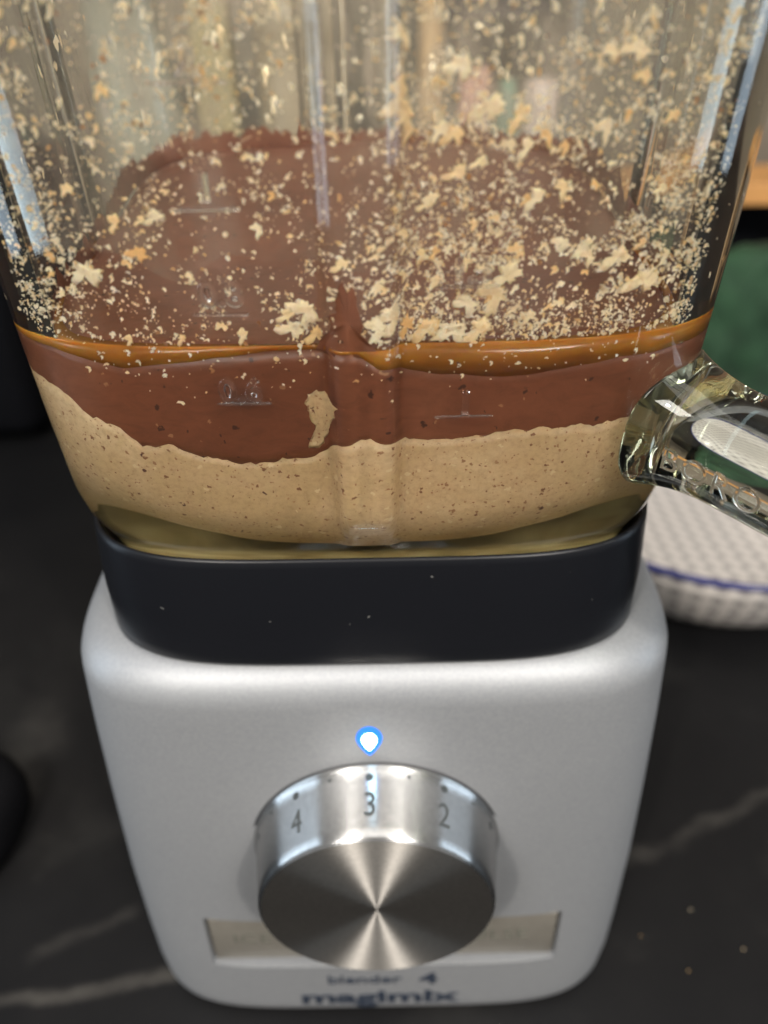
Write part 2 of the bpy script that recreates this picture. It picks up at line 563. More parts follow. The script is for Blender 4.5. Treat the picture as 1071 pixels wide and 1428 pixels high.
def text_vf(txt, size, depth, bold=0.0, bevel=0.0, xs=1.0, space=1.0, res=4):
    """centred text in its own u,v,w frame -> verts, faces (unit = scene units)"""
    cu = bpy.data.curves.new('lettering', 'FONT')
    cu.body = txt
    cu.size = size
    cu.align_x = 'CENTER'
    cu.align_y = 'CENTER'
    cu.extrude = depth / 2
    cu.offset = bold
    cu.bevel_depth = bevel
    cu.bevel_resolution = 2
    cu.resolution_u = res
    cu.space_character = space
    o = bpy.data.objects.new('lettering', cu)
    C.objects.link(o)
    dg = bpy.context.evaluated_depsgraph_get()
    me = bpy.data.meshes.new_from_object(o.evaluated_get(dg))
    V = [(v_.co.x * xs, v_.co.y, v_.co.z) for v_ in me.vertices]
    F = [tuple(q.vertices) for q in me.polygons]
    bpy.data.objects.remove(o)
    bpy.data.meshes.remove(me)
    bpy.data.curves.remove(cu)
    # centre vertically on the ink
    ys = [q[1] for q in V]; xs_ = [q[0] for q in V]
    my, mx_ = (min(ys) + max(ys)) / 2, (min(xs_) + max(xs_)) / 2
    return [(a - mx_, b2 - my, c_) for a, b2, c_ in V], F


# ---------------------------------------------------------------- setting
V, F = [(-260, -70, 0), (260, -70, 0), (260, 92, 0), (-260, 92, 0)], [(0, 1, 2, 3)]
tag(mesh_obj('countertop', V, F, M['marble'], smooth=False), 'black marble worktop with pale grey veins', None, None, 'structure')
V, F = box_vf(-260, 260, 92, 96, -2, 190)
tag(mesh_obj('wall', V, F, M['wall'], smooth=False), 'taupe kitchen wall behind the worktop', None, None, 'structure')

# ---------------------------------------------------------------- motor base
base = thing('blender_motor_unit', 'silver motor base with round steel dial and a lit blue light', 'blender motor', (0, 0, 0))
UB, _ = squircle(5.2, 256)
AB = [(0, 10.1), (2, 10.35), (4.3, 10.42), (8, 10.45), (12, 10.35), (16, 10.2), (18.6, 10.05), (20.2, 9.95)]
def front_b(z): return -8.78 + 0.28 * z / 19
HB = 9.05
def base_ring(z, inset=0.0):
    a = interp(z, AB) - inset
    b2 = HB - inset
    return ring(UB, a, b2, z, front_b(z) + HB)
rings = []
for k in range(6):
    t = k / 5 * math.pi / 2
    rings.append(base_ring(0.9 - 0.9 * math.cos(t), 0.9 * (1 - math.sin(t))))
for z in np.linspace(1.3, 18.6, 24):
    rings.append(base_ring(z))
for k in range(1, 9):
    t = k / 8 * math.pi / 2
    rg = base_ring(18.6, 1.45 * (1 - math.cos(t)))
    rg[:, 2] = 18.6 + 1.45 * math.sin(t) * 1.0
    rings.append(rg)
for f_ in (0.8, 0.5, 0.2):
    rg = rings[35 if len(rings) > 35 else -1].copy() if False else rings[-1].copy()
    c0 = rg.mean(0)
    rg[:, :2] = c0[:2] + (rg[:, :2] - c0[:2]) * f_
    rings.append(rg)
V, F = loft(rings)
housing = mesh_obj('housing', V, F, M['silver'], base)
fix_normals(housing)
# recess for the button strip, cut out of the front
KX, KZ = -0.08, 11.9
cutV, cutF = box_vf(-6.85, 6.95, -9.6, -8.05, 3.95, 7.25, 0.12, 2)
cutter = mesh_obj('cutter', cutV, cutF, M['silver'])
md = housing.modifiers.new('cut', 'BOOLEAN'); md.operation = 'DIFFERENCE'; md.object = cutter; md.solver = 'EXACT'
dg = bpy.context.evaluated_depsgraph_get()
nm = bpy.data.meshes.new_from_object(housing.evaluated_get(dg))
housing.modifiers.clear(); housing.data = nm
bpy.data.objects.remove(cutter)
nm.set_sharp_from_angle(angle=math.radians(50))

def base_front_y(x, z):
    a = interp(z, AB)
    return front_b(z) + HB - HB * (1 - min(0.999, abs(x / a)) ** 5.2) ** (1 / 5.2)

# two buttons in the strip
def button(x0, x1, word, wx):
    V, F = box_vf(x0, x1, -8.45, -7.9, 4.15, 7.12, 0.13, 3)
    # slanted outer end
    out = min(x0, x1, key=lambda q: -abs(q))
    V2 = []
    for x, y, z in V:
        if abs(x - out) < 0.3:
            x += math.copysign(0.0, 1)
        V2.append((x, y, z))
    o = mesh_obj('button', V2, F, M['button_metal'], base)
    tv, tf = text_vf(word, 0.95, 0.02, 0.01, xs=1.05, space=1.1)
    mesh_obj('lettering', [(wx + u, -8.46 - w_, 5.72 + v_) for u, v_, w_ in tv], tf, M['ink_green'], o, smooth=False)
button(-6.75, -0.06, 'ICE', -5.1)
button(0.06, 6.85, 'PULSE', 4.35)

# lettering under the strip
def front_text(name, txt, size, cx, cz, m_, bold, xs, space=1.0):
    tv, tf = text_vf(txt, size, 0.03, bold, xs=xs, space=space)
    mesh_obj(name, [(cx + u, base_front_y(cx + u, cz + v_) - 0.012 - w_, cz + v_) for u, v_, w_ in tv], tf, m_, base, smooth=False)
front_text('brand_lettering', 'magimix', 1.34, -0.12, 1.38, M['ink'], 0.045, 1.46)
front_text('model_lettering', 'blender', 0.86, -0.75, 2.95, M['ink'], 0.012, 1.15)
front_text('model_lettering', '4', 1.15, 1.85, 2.95, M['ink'], 0.03, 1.3)

# indicator light: a drop-shaped lens; outer drop's blue emission paints the halo
led = None
def drop(rad, y_off, dome):
    V, n = [], 40
    cx, cz = -0.2, 17.35
    pts = []
    for k in range(n):
        t = 2 * math.pi * k / n
        x = math.sin(t); z = math.cos(t)
        if z < 0:
            x *= 1 - 0.55 * (-z) ** 1.5; z *= 1.45
        z *= 1.35
        pts.append((x, z))
    rings = []
    for f_, h in ((1, 0), (0.85, 0.5), (0.5, 0.85), (0.2, 1.0)):
        rings.append(np.array([[cx + x * rad * f_, base_front_y(cx, cz) - y_off - dome * h, cz + z * rad * f_] for x, z in pts]))
    return loft(rings, True, True)
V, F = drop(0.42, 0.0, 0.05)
led = mesh_obj('indicator_light', V, F, M['led_halo'], base)
V, F = drop(0.24, 0.06, 0.06)
mesh_obj('bulb', V, F, M['led_core'], led)

# dial
def knob_pt(rad, phi, y):
    return (KX + rad * math.sin(phi), y, KZ + rad * math.cos(phi))
YP, YF = -8.45, -11.0
def knob_r(y):
    return 4.22 + (3.86 - 4.22) * (YP - y) / (YP - YF)
nk = 160
def kring(rad, y): return np.array([knob_pt(rad, -2 * math.pi * k / nk, y) for k in range(nk)])
dial = mesh_obj('dial', *loft([kring(4.36, YP + 0.3), kring(4.36, YP - 0.12)]), M['dark_gap'], base, origin=(KX, YP, KZ))
V, F = loft([kring(4.27, YP + 0.2), kring(4.27, YP - 0.16), kring(4.24, YP - 0.22)] +
            [kring(knob_r(y), y) for y in np.linspace(YP - 0.3, YF + 0.14, 8)] +
            [kring(3.86 - 0.04, YF + 0.06), kring(3.86 - 0.10, YF + 0.02)], True, False)
mesh_obj('dial_side', V, F, M['steel_side'], dial, origin=(KX, YP, KZ))
rings = [kring(3.76, YF + 0.02)] + [kring(3.76 * f_, YF + 0.02 + 0.04 * (1 - f_)) for f_ in (0.8, 0.6, 0.4, 0.2, 0.06)]
V, F = loft(rings, False, True)
face = mesh_obj('dial_face', V, F, M['steel_face'], dial, origin=(KX, YF, KZ))

def knob_text(txt, deg, ymid, size):
    tv, tf = text_vf(txt, size, 0.02, 0.0, xs=0.85)
    vs = []
    for u, v_, w_ in tv:
        y = ymid + v_
        rr = knob_r(y) + 0.006 + w_
        vs.append(knob_pt(rr, math.radians(deg) + u / 4.1, y))
    mesh_obj('numeral', vs, tf, M['ink_knob'], dial, smooth=False)
def knob_dot(deg, y0, rad):
    n = 14
    vs = []
    for k in range(n):
        u, v_ = rad * math.cos(2 * math.pi * k / n), rad * math.sin(2 * math.pi * k / n)
        vs.append(knob_pt(knob_r(y0 + v_) + 0.012, math.radians(deg) + u / 4.1, y0 + v_))
    mesh_obj('dial_dot', vs, [tuple(range(n))], M['ink_knob'], dial, smooth=False)
for d_, t_ in ((-38, '4'), (-2, '3'), (33, '2'), (69, '1'), (-74, 'P')):
    if t_ in '432':
        knob_text(t_, d_, -9.85, 1.12)
    knob_dot(d_, -8.95, 0.13)
for d_ in (-20, 15.5, 51, -56):
    knob_dot(d_, -8.88, 0.06)

# ---------------------------------------------------------------- jug
jug = thing('blender_jug', 'clear glass blender jug holding chocolate and nut butter, with black collar', 'blender jug', (0, 0, 20.05))
NJ = 5.0
NU = 560
UJ, UPER = squircle(NJ, NU)
# unit normals of the squircle and the flute offsets (a rib at the middle of each face)
nx = np.sign(UJ[:, 0]) * np.abs(UJ[:, 0]) ** (NJ - 1)
ny = np.sign(UJ[:, 1]) * np.abs(UJ[:, 1]) ** (NJ - 1)
ln = np.hypot(nx, ny); NRM = np.stack([nx / ln, ny / ln], 1)
AO = [(22.6, 7.72), (23.3, 7.95), (24.0, 8.20), (24.7, 8.52), (25.6, 8.72), (28, 8.90), (30, 9.02), (34, 9.22), (38, 9.42), (44, 9.75)]
DB = 0.42                                    # the jug is a little less deep than wide
TH = 0.45
FLOOR, RF = 24.1, 1.6
A0 = 8.4
QU = UPER / 4
def flute_of(s_unit):
    """s in unit arc length from the front middle; distance to the nearest face middle, in scene units"""
    d = abs((s_unit + QU / 2) % QU - QU / 2) * A0
    if d > 0.86: return 0.0
    t = min(1, max(0, (0.86 - d) / 0.46))
    return t * t * (3 - 2 * t) * (1 - 0.08 * (1 - d / 0.86))
SU = np.arange(NU) * UPER / NU
FL = np.array([flute_of(q) for q in SU])
def flute_amp(z): return 0.42 * min(1, max(0, (z - 24.6) / 1.2))
CORN = (np.abs(UJ[:, 0] * UJ[:, 1]) / np.max(np.abs(UJ[:, 0] * UJ[:, 1]))) ** 2.6
def corner_in(z):
    q = min(1.0, max(0.0, (FLOOR + 3.2 - z) / 3.2))
    return 0.016 + 0.20 * q * q
def a_in(z):
    a = interp(z, AO) - TH
    if z < FLOOR + RF:
        q = (FLOOR + RF - z) / RF
        a -= RF * (1 - math.sqrt(max(0, 1 - q * q)))
    return a
def jug_ring(z, a, amp, cq=0.0):
    cs = 1 - cq * CORN
    x = UJ[:, 0] * a * cs + NRM[:, 0] * FL * amp
    y = UJ[:, 1] * (a - DB) * cs + NRM[:, 1] * FL * amp
    return np.stack([x, y, np.full(NU, z)], 1)
ZT = 44.0
outer = [jug_ring(z, interp(z, AO), flute_amp(z)) for z in list(np.linspace(22.6, 26, 12)) + list(np.linspace(26.5, ZT - 0.2, 24))]
top = [jug_ring(ZT - 0.05, interp(ZT, AO) - 0.05, 0.4), jug_ring(ZT, interp(ZT, AO) - 0.15, 0.4), jug_ring(ZT, a_in(ZT) + 0.15, 0.4)]
zs_in = list(np.linspace(ZT - 0.1, 26.6, 24)) + [FLOOR + RF * (1 - math.sin(t)) for t in np.linspace(0.05, math.pi / 2, 12)]
inner = [jug_ring(z, a_in(z), flute_amp(z), corner_in(z)) for z in zs_in]
rings = outer + top + inner
V, F = loft(rings)
body = mesh_obj('glass_body', V, F, M['glass'], jug)
fix_normals(body)

# interpolation on the wall by arc length s (scene units from the front middle, + to the right)
UJx = np.concatenate([UJ, UJ[:1]]); NRx = np.concatenate([NRM, NRM[:1]]); FLx = np.concatenate([FL, FL[:1]]); COx = np.concatenate([CORN, CORN[:1]])
SUx = np.arange(NU + 1) * UPER / NU
def wall(s, z, h=0.0, outside=False):
    """point on the inner (or outer) glass surface, h towards the inside (inner) or outward (outer)"""
    q = (s / A0) % UPER
    ux, uy = np.interp(q, SUx, UJx[:, 0]), np.interp(q, SUx, UJx[:, 1])
    mx, my = np.interp(q, SUx, NRx[:, 0]), np.interp(q, SUx, NRx[:, 1])
    fl = flute_of(q)
    a = interp(z, AO) if outside else a_in(z)
    k = fl * flute_amp(z) + (h if outside else -h)
    if not outside:
        c_ = 1 - corner_in(z) * np.interp(q, SUx, COx)
        ux, uy = ux * c_, uy * c_
    return (ux * a + mx * k, uy * (a - DB) + my * k, z)

# collar
UC, _ = squircle(4.6, 256)
CO = [(20.06, 8.02), (20.2, 8.12), (22, 8.14), (23.7, 8.05)]
CX = 0.62
rings = [ring(UC, 8.0 + CX, 8.0, 20.06), ring(UC, 8.12 + CX, 8.06, 20.2)]
rings += [ring(UC, interp(z, CO) + CX, interp(z, CO) - 0.06, z) for z in np.linspace(20.6, 23.7, 6)]
rings += [ring(UC, 8.03 + CX, 7.97, 23.88), ring(UC, 7.97 + CX, 7.91, 23.97), ring(UC, 7.92 + CX, 7.87, 23.97), ring(UC, 7.86 + CX, 7.81, 23.88), ring(UC, 8.15, 7.74, 22.45), ring(UC, 3, 3, 22.4)]
V, F = loft(rings)
fix_normals(mesh_obj('collar', V, F, M['black_plastic'], jug))

# added disc in the jug base; olive swirl paints the refracted nut-butter light
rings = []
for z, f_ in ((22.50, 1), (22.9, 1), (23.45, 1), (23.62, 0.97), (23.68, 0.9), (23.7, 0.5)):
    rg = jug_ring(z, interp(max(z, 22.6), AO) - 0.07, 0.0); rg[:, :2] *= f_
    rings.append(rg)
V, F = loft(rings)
m = M['black_plastic']; nt = m.node_tree; b = nt.nodes['Principled BSDF']
lk = b.inputs['Base Color'].links[0].from_socket
L(nt, specks(420, 0.20, (0.10, 0.10, 0.095), lk, texco(nt), 0.96, 2.0), b.inputs['Base Color'])
b.inputs['Specular IOR Level'].default_value = 0.22
m, nt, b = mat('olive_refraction_paint')
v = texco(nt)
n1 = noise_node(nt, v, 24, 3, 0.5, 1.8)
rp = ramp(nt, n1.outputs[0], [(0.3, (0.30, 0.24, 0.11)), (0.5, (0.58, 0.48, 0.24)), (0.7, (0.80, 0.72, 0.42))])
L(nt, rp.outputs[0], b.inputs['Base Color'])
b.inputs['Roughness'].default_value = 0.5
M['refraction_disc'] = m
mesh_obj('refraction_disc', V, F, M['refraction_disc'], jug)

# embossed volume marks on the outside of the front
def s_of_x(x):
    a = interp(31, AO)
    xs_ = UJ[:NU // 8 * 2, 0]
    return float(np.interp(abs(x) / a, UJ[:NU // 8, 0], SU[:NU // 8])) * A0 * math.copysign(1, x)
def volume_mark(txt, cx, cz, ux0, ux1, uz, h):
    tv, tf = text_vf(txt, h * 1.30, 0.02, 0.0, bevel=0.048, xs=0.92, space=1.05)
    s0 = s_of_x(cx)
    vs = [wall(s0 + u, cz + v_, 0.065 + w_, True) for u, v_, w_ in tv]
    fs = list(tf)
    # underline: a rounded bar
    sa, sb = s_of_x(ux0), s_of_x(ux1)
    n = 24; k = 8
    rgs = []
    for i in range(n + 1):
        t = i / n
        rad = 0.034 * math.sqrt(max(0.02, 1 - (2 * t - 1) ** 10))
        rgs.append(np.array([wall(sa + (sb - sa) * t, uz + rad * math.cos(2 * math.pi * j / k), 0.03 + rad * 0.5 * math.sin(2 * math.pi * j / k), True) for j in range(k)]))
    lv, lf = loft(rgs)
    o = len(vs); vs += lv; fs += [tuple(i + o for i in f_) for f_ in lf]
    q = mesh_obj('volume_mark', vs, fs, M['glass_mark'], jug, smooth=False)
    fix_normals(q)
volume_mark('0.6', -2.86, 29.42, -3.48, -2.16, 29.04, 0.60)
volume_mark('0.8', -2.96, 31.71, -3.67, -2.40, 31.24, 0.56)
volume_mark('1', -2.94, 33.89, -3.75, -2.32, 33.44, 0.56)
volume_mark('2', -2.92, 36.12, -3.77, -2.24, 35.70, 0.60)
volume_mark('1', 2.37, 28.98, 1.63, 3.06, 28.59, 0.56)
volume_mark('1.5', 2.37, 32.13, 1.63, 2.97, 31.76, 0.54)

# handle: a glass strap from the front right corner, out, up and back to the rim
def bez(P, t):
    P = [Vector(q) for q in P]
    while len(P) > 1:
        P = [P[i].lerp(P[i + 1], t) for i in range(len(P) - 1)]
    return P[0]
HD = Vector((math.cos(math.radians(50)), -math.sin(math.radians(50)), 0))
R0 = Vector((7.35, -6.6, 27.75))
path = []
P1 = R0 + HD * 6.0 + Vector((0, 0, -0.5))
for k in range(15):
    path.append(R0.lerp(P1, k / 14))
c1 = [P1, P1 + HD * 2.6 + Vector((0, 0, -0.2)), P1 + HD * 3.2 + Vector((0, 0, 1.6)), P1 + HD * 3.3 + Vector((0, 0, 4.5))]
for k in range(1, 13):
    path.append(bez(c1, k / 12))
P3 = Vector((7.3, -7.5, 42.3))
c2 = [path[-1], path[-1] + Vector((0, 0, 7.5)), P3 + HD * 5 + Vector((0, 0, 1.2)), P3]
for k in range(1, 19):
    path.append(bez(c2, k / 18))
side = Vector((-HD.y, HD.x, 0))            # horizontal, across the strap (pointing away from the camera side)
def inside_wall(pt):
    a = interp(pt.z, AO)
    return (abs(pt.x / a) ** NJ + abs(pt.y / (a - DB)) ** NJ) < 1
nc = 72
HN = 2.8
rgs = []
LR = (P1 - R0).length
tdir = (P1 - R0).normalized()
up0 = side.cross(tdir) * -1
if up0.z < 0: up0 = -up0
HW, HH = 1.40, 1.30
def cross(k, fl):
    t = 2 * math.pi * k / nc
    return side * (sgnpow(math.cos(t), 2 / HN) * HW * fl) + up0 * (sgnpow(math.sin(t), 2 / HN) * HH * fl)
seat = []
for k in range(nc):
    d0 = -3.0
    o_ = cross(k, 1.30)
    while inside_wall(R0 + o_ + tdir * d0) and d0 < 6: d0 += 0.01
    seat.append(d0 + 0.02)
for i in range(25):
    u = (i / 24) ** 1.4
    fl = 1 + 0.30 * (1 - min(1, u * 2.6)) ** 2.2
    rgs.append(np.array([tuple(R0 + cross(k, fl) + tdir * (seat[k] + (LR - seat[k]) * u)) for k in range(nc)]))
for i in range(15, len(path)):
    P = path[i]
    tng = (path[min(i + 1, len(path) - 1)] - path[i - 1]).normalized()
    upv = side.cross(tng) * -1
    if upv.dot(up0) < 0 and i < 20: upv = -upv
    fl = 1 + 0.3 * math.exp(-((len(path) - 1 - i) / 3) ** 2)
    rg = []
    for k in range(nc):
        t = 2 * math.pi * k / nc
        rg.append(tuple(P + side * (sgnpow(math.cos(t), 2 / HN) * HW * fl) + upv * (sgnpow(math.sin(t), 2 / HN) * HH * fl)))
    rgs.append(np.array(rg))
V, F = loft(rgs)
handle = mesh_obj('handle', V, F, M['glass_handle'], jug)
fix_normals(handle)
# raised word on the camera side of the strap
tv, tf = text_vf('BORO', 0.9, 0.03, -0.012, bevel=0.012, xs=1.0, space=1.1)
vs = []
tdir = (P1 - R0).normalized()
for u, v_, w_ in tv:
    P = R0 + tdir * (2.75 + u)
    zz = -0.18 + v_
    sfrac = max(-0.98, min(0.98, zz / HH))
    off = HW * (1 - abs(sfrac) ** HN) ** (1 / HN)
    vs.append(tuple(P - side * (off + 0.03 + w_) + up0 * zz))
fix_normals(mesh_obj('lettering', vs, tf, M['glass_mark'], handle, smooth=False))

# ---------------------------------------------------------------- contents of the jug
def prof(pts):
    xs_ = [q[0] for q in pts]; zs_ = [q[1] for q in pts]
    return lambda x: float(np.interp(x, xs_, zs_))
nut_top_f = prof([(-9, 29.4), (-7.5, 29.01), (-7.02, 28.53), (-6.07, 28.13), (-5.55, 27.66), (-4.75, 27.71), (-4.1, 27.4), (-3.23, 27.22), (-2.34, 27.27), (-1.45, 27.36), (-0.91, 27.6), (-0.37, 27.95), (0.07, 28.06), (0.5, 27.9), (1.55, 27.82), (2.93, 27.94), (4.31, 28.08), (5.35, 28.07), (6.22, 28.09), (9, 28.2)])
oil_bot_f = prof([(-9, 30.25), (-7.23, 30.15), (-6.46, 29.99), (-5.52, 29.83), (-4.2, 30.0), (-2.89, 30.17), (-2.07, 30.29), (-0.61, 30.31), (-0.13, 30.31), (0.35, 29.92), (1.5, 29.64), (3.15, 29.51), (4.13, 29.58), (4.77, 29.7), (5.9, 29.82), (9, 29.9)])
ZL = 30.32
def nz1(a, b2, c_=0.0): return noise.noise((a, b2, c_))
NS = 520
ss = np.linspace(0, UPER * A0, NS, endpoint=False)
def sx(s):
    """signed distance along the wall mirrored to a front-like x"""
    s = (s + UPER * A0 / 2) % (UPER * A0) - UPER * A0 / 2
    return s
def nut_top(s):
    x = sx(s)
    zf = nut_top_f(max(-9, min(9, x)))
    if abs(x) > 7:
        k = min(1, (abs(x) - 7) / 4)
        zf = zf * (1 - k) + k * (28.6 + 0.5 * math.sin(x * 0.5))
    return zf + 0.09 * nz1(x * 2.4, 1.3) + 0.08 * nz1(x * 6, 4.1) + 0.05 * nz1(x * 13, 6.2)
def oil_bot(s):
    x = sx(s)
    zf = oil_bot_f(max(-9, min(9, x)))
    return zf + 0.03 * nz1(x * 2.0, 7.7)
def surf(x, y):
    t = min(1, max(0, (y + 3.5) / 11))
    t = t * t * (3 - 2 * t)
    return ZL + 1.55 * t * (1 - 0.25 * (x / 8) ** 2) + 0.10 * nz1(x * 0.35, y * 0.35, 2) * min(1, max(0, (y + 8) / 4))

def content(name, zlo, zhi, rows, emb, cap_lo=None, cap_hi=None, m_=None, hi_fn=None, lo_flat=None):
    rgs = []
    for j in range(rows + 1):
        t = j / rows
        rgs.append(np.array([wall(s, zlo(s) + (zhi(s) - zlo(s)) * t, -emb) for s in ss]))
    if hi_fn:                              # rings running inward over the top surface
        edge = rgs[-1]
        for f_ in (0.985, 0.96, 0.92, 0.86, 0.78, 0.68, 0.56, 0.42, 0.28, 0.14, 0.04):
            rg = edge.copy(); rg[:, 0] *= f_; rg[:, 1] *= f_
            k = min(1, (1 - f_) / 0.04)
            rg[:, 2] = [e * (1 - k) + k * hi_fn(x, y) for x, y, e in zip(rg[:, 0], rg[:, 1], edge[:, 2])]
            rgs.append(rg)
    V, F = loft(rgs)
    o = mesh_obj(name, V, F, m_, None, origin=(0, 0, FLOOR))
    fix_normals(o)
    return o

# nut butter: floor, rounded bottom edge, wall up to the ragged line
rgs = []
floor_z = [FLOOR + RF * (1 - math.cos(t)) for t in np.linspace(0.0, math.pi / 2, 12)]
for f_ in (0.1, 0.5, 0.85):
    rg = np.array([wall(s, FLOOR + 0.001, -0.03) for s in ss]); rg[:, :2] *= f_; rg[:, 2] = FLOOR - 0.03
    rgs.append(rg)
for z in floor_z:
    rgs.append(np.array([wall(s, z + 0.001, -0.03) for s in ss]))
zf = floor_z[-1]
for t in np.linspace(0, 1, 9)[1:]:
    rgs.append(np.array([wall(s, zf + (nut_top(s) - zf) * t, -0.03) for s in ss]))
for f_ in (0.97, 0.6, 0.2):
    rg = rgs[-1].copy() if f_ == 0.97 else rgs[-1].copy()
    rg[:, :2] = rgs[len(floor_z) + 10][:, :2] * f_
    rg[:, 2] = rg[:, 2] - 0.05
    rgs.append(rg)
V, F = loft(rgs)
nb = mesh_obj('nut_butter', V, F, M['nut'], None, origin=(0, 0, FLOOR))
fix_normals(nb)
tag(nb, 'speckled tan nut butter lying in the bottom of the jug', 'nut butter')

ch = content('melted_chocolate', lambda s: nut_top(s) - 0.12, lambda s: oil_bot(s), 8, 0.02, m_=M['choc'], hi_fn=surf)
tag(ch, 'smooth brown melted chocolate lying over the nut butter', 'chocolate')

V, F = [], []
SB = np.linspace(7.6, UPER * A0 - 7.6, 420)
for j in range(5):
    for s_ in SB:
        P0 = wall(s_, ZL, 0)
        zb = surf(P0[0], P0[1]) - 0.25
        tide = 0.55 + 0.55 * nz1(s_ * 0.7, 3.3) + 0.35 * nz1(s_ * 2.3, 8.1) + 0.2 * nz1(s_ * 6, 1.1)
        V.append(wall(s_, zb + (0.25 + max(0.03, tide)) * j / 4, 0.006 + (0.02 if 0 < j < 4 else 0)))
for j in range(4):
    for i in range(419):
        a = j * 420 + i
        F.append((a, a + 1, a + 421, a + 420))
mesh_obj('tide_mark', V, F, M['choc'], ch)

# oil: a thin ring floating against the glass on top of the chocolate
rgs = []
def oil_w(s): return max(0.0, min(1.0, (11 - abs(sx(s))) / 3))
def zoil(s):
    x = sx(s)
    return ZL + 0.03 + 0.02 * abs(math.sin(x * 0.9)) * (1 if abs(x) < 8 else 0.5)
rgs.append(np.array([wall(s, oil_bot(s) - 0.03, -0.028) for s in ss]))
rgs.append(np.array([wall(s, max(oil_bot(s) + 0.01, (oil_bot(s) + zoil(s)) / 2), -0.028) for s in ss]))
rgs.append(np.array([wall(s, max(oil_bot(s) + 0.02, zoil(s)), -0.028) for s in ss]))
rgs.append(np.array([wall(s, ZL + 0.015, 0.01 + 0.07 * oil_w(s)) for s in ss]))
rgs.append(np.array([wall(s, ZL - 0.03, 0.04 + 0.34 * oil_w(s)) for s in ss]))
rgs.append(np.array([wall(s, oil_bot(s) - 0.06, 0.02 + 0.28 * oil_w(s)) for s in ss]))
k = NS
V = [tuple(pt) for rg in rgs for pt in rg]
F = []
for i in range(6):
    for j in range(k):
        a, b2 = i * k, ((i + 1) % 6) * k
        F.append((a + j, a + (j + 1) % k, b2 + (j + 1) % k, b2 + j))
oil = mesh_obj('oil_layer', V, F, M['oil'], None, origin=(0, 0, ZL))
fix_normals(oil)
tag(oil, 'thin amber oil layer separated on top of the chocolate along the glass', 'oil')


# patch on the inner glass from an outline in (s, z)
def patch(outline, thick, seed=0, emb=0.012, rim=0.45, inner=0.86):
    """a lump pressed on the glass: a flat, slightly uneven side to the glass, a rounded edge, a domed side to the inside"""
    cs = sum(q[0] for q in outline) / len(outline); cz = sum(q[1] for q in outline) / len(outline)
    V, F, k = [], [], len(outline)
    for f_, h in ((0.45, 0.02), (inner, 0.0), (1.0, rim), (0.8, 0.8), (0.4, 1.0)):
        for i, (s, z) in enumerate(outline):
            hh = h * thick * (0.75 + 0.5 * nz1(s * 5, z * 5, seed))
            if f_ == 0.45: hh = 0.30 * thick * max(0, nz1(s * 4, z * 4, seed + 3))
            V.append(wall(cs + (s - cs) * f_, cz + (z - cz) * f_, hh - emb))
    for r_ in range(4):
        for i in range(k):
            F.append((r_ * k + i, r_ * k + (i + 1) % k, (r_ + 1) * k + (i + 1) % k, (r_ + 1) * k + i))
    V.append(wall(cs, cz, thick - emb)); c0 = len(V) - 1
    o = 4 * k
    F += [(o + i, o + (i + 1) % k, c0) for i in range(k)]
    V.append(wall(cs, cz, -emb)); c1 = len(V) - 1
    F += [(i, c1, (i + 1) % k) for i in range(k)]
    return V, F


def refine(pts, sub, amp, seed):
    out = []
    n = len(pts)
    for i in range(n):
        a, b2 = pts[i], pts[(i + 1) % n]
        for j in range(sub):
            t = j / sub
            x = a[0] + (b2[0] - a[0]) * t; z = a[1] + (b2[1] - a[1]) * t
            out.append((x + amp * nz1(x * 6, z * 6, seed), z + amp * nz1(x * 6, z * 6, seed + 9)))
    return out


V, F = patch(refine([(-1.15, 30.2), (0.42, 30.2), (0.25, 30.42), (0.10, 30.55), (-0.02, 30.8), (0.02, 31.05), (-0.08, 31.3), (-0.05, 31.6), (-0.18, 31.85), (-0.30, 31.7), (-0.36, 31.95), (-0.46, 31.8), (-0.44, 31.4), (-0.56, 31.1), (-0.60, 30.75), (-0.75, 30.55), (-0.95, 30.42)], 5, 0.07, 2), 0.07, 2, emb=0.02, rim=0.1, inner=0.93)
tag(mesh_obj('chocolate_smear', V, F, M['choc']), 'narrow chocolate streak climbing the glass rib above the liquid', 'smear')
V, F = patch(refine([(-1.34, 29.15), (-1.1, 29.22), (-0.85, 29.15), (-0.55, 28.85), (-0.62, 28.6), (-0.78, 28.26), (-0.92, 27.95), (-1.15, 27.65), (-1.42, 27.62), (-1.3, 27.95), (-1.2, 28.25), (-1.3, 28.6), (-1.42, 28.9)], 4, 0.10, 5), 0.1, 5, emb=0.036, rim=0.12)
tag(mesh_obj('nut_butter_lump', V, F, M['nut']), 'pale nut butter lump caught in the chocolate beside the rib', 'nut butter lump')

# ---------------------------------------------------------------- crumbs
def blob_outline(s, z, rad, nv, rough, seed, stretch=1.0, ang=0.0):
    ph = [seed * 1.7 + q * 2.3 for q in range(5)]
    am = [0.0, 0.30, 0.24, 0.20, 0.16]
    out = []
    for i in range(nv):
        t = 2 * math.pi * i / nv
        k = 1 + rough * sum(am[q] * math.sin((q + 1) * t + ph[q]) for q in range(1, 5)) + rough * 0.46 * (random.random() - 0.5)
        k = max(0.22, k)
        u, v_ = rad * k * math.cos(t), rad * k * math.sin(t) * stretch
        out.append((s + u * math.cos(ang) - v_ * math.sin(ang), z + u * math.sin(ang) + v_ * math.cos(ang)))
    return out

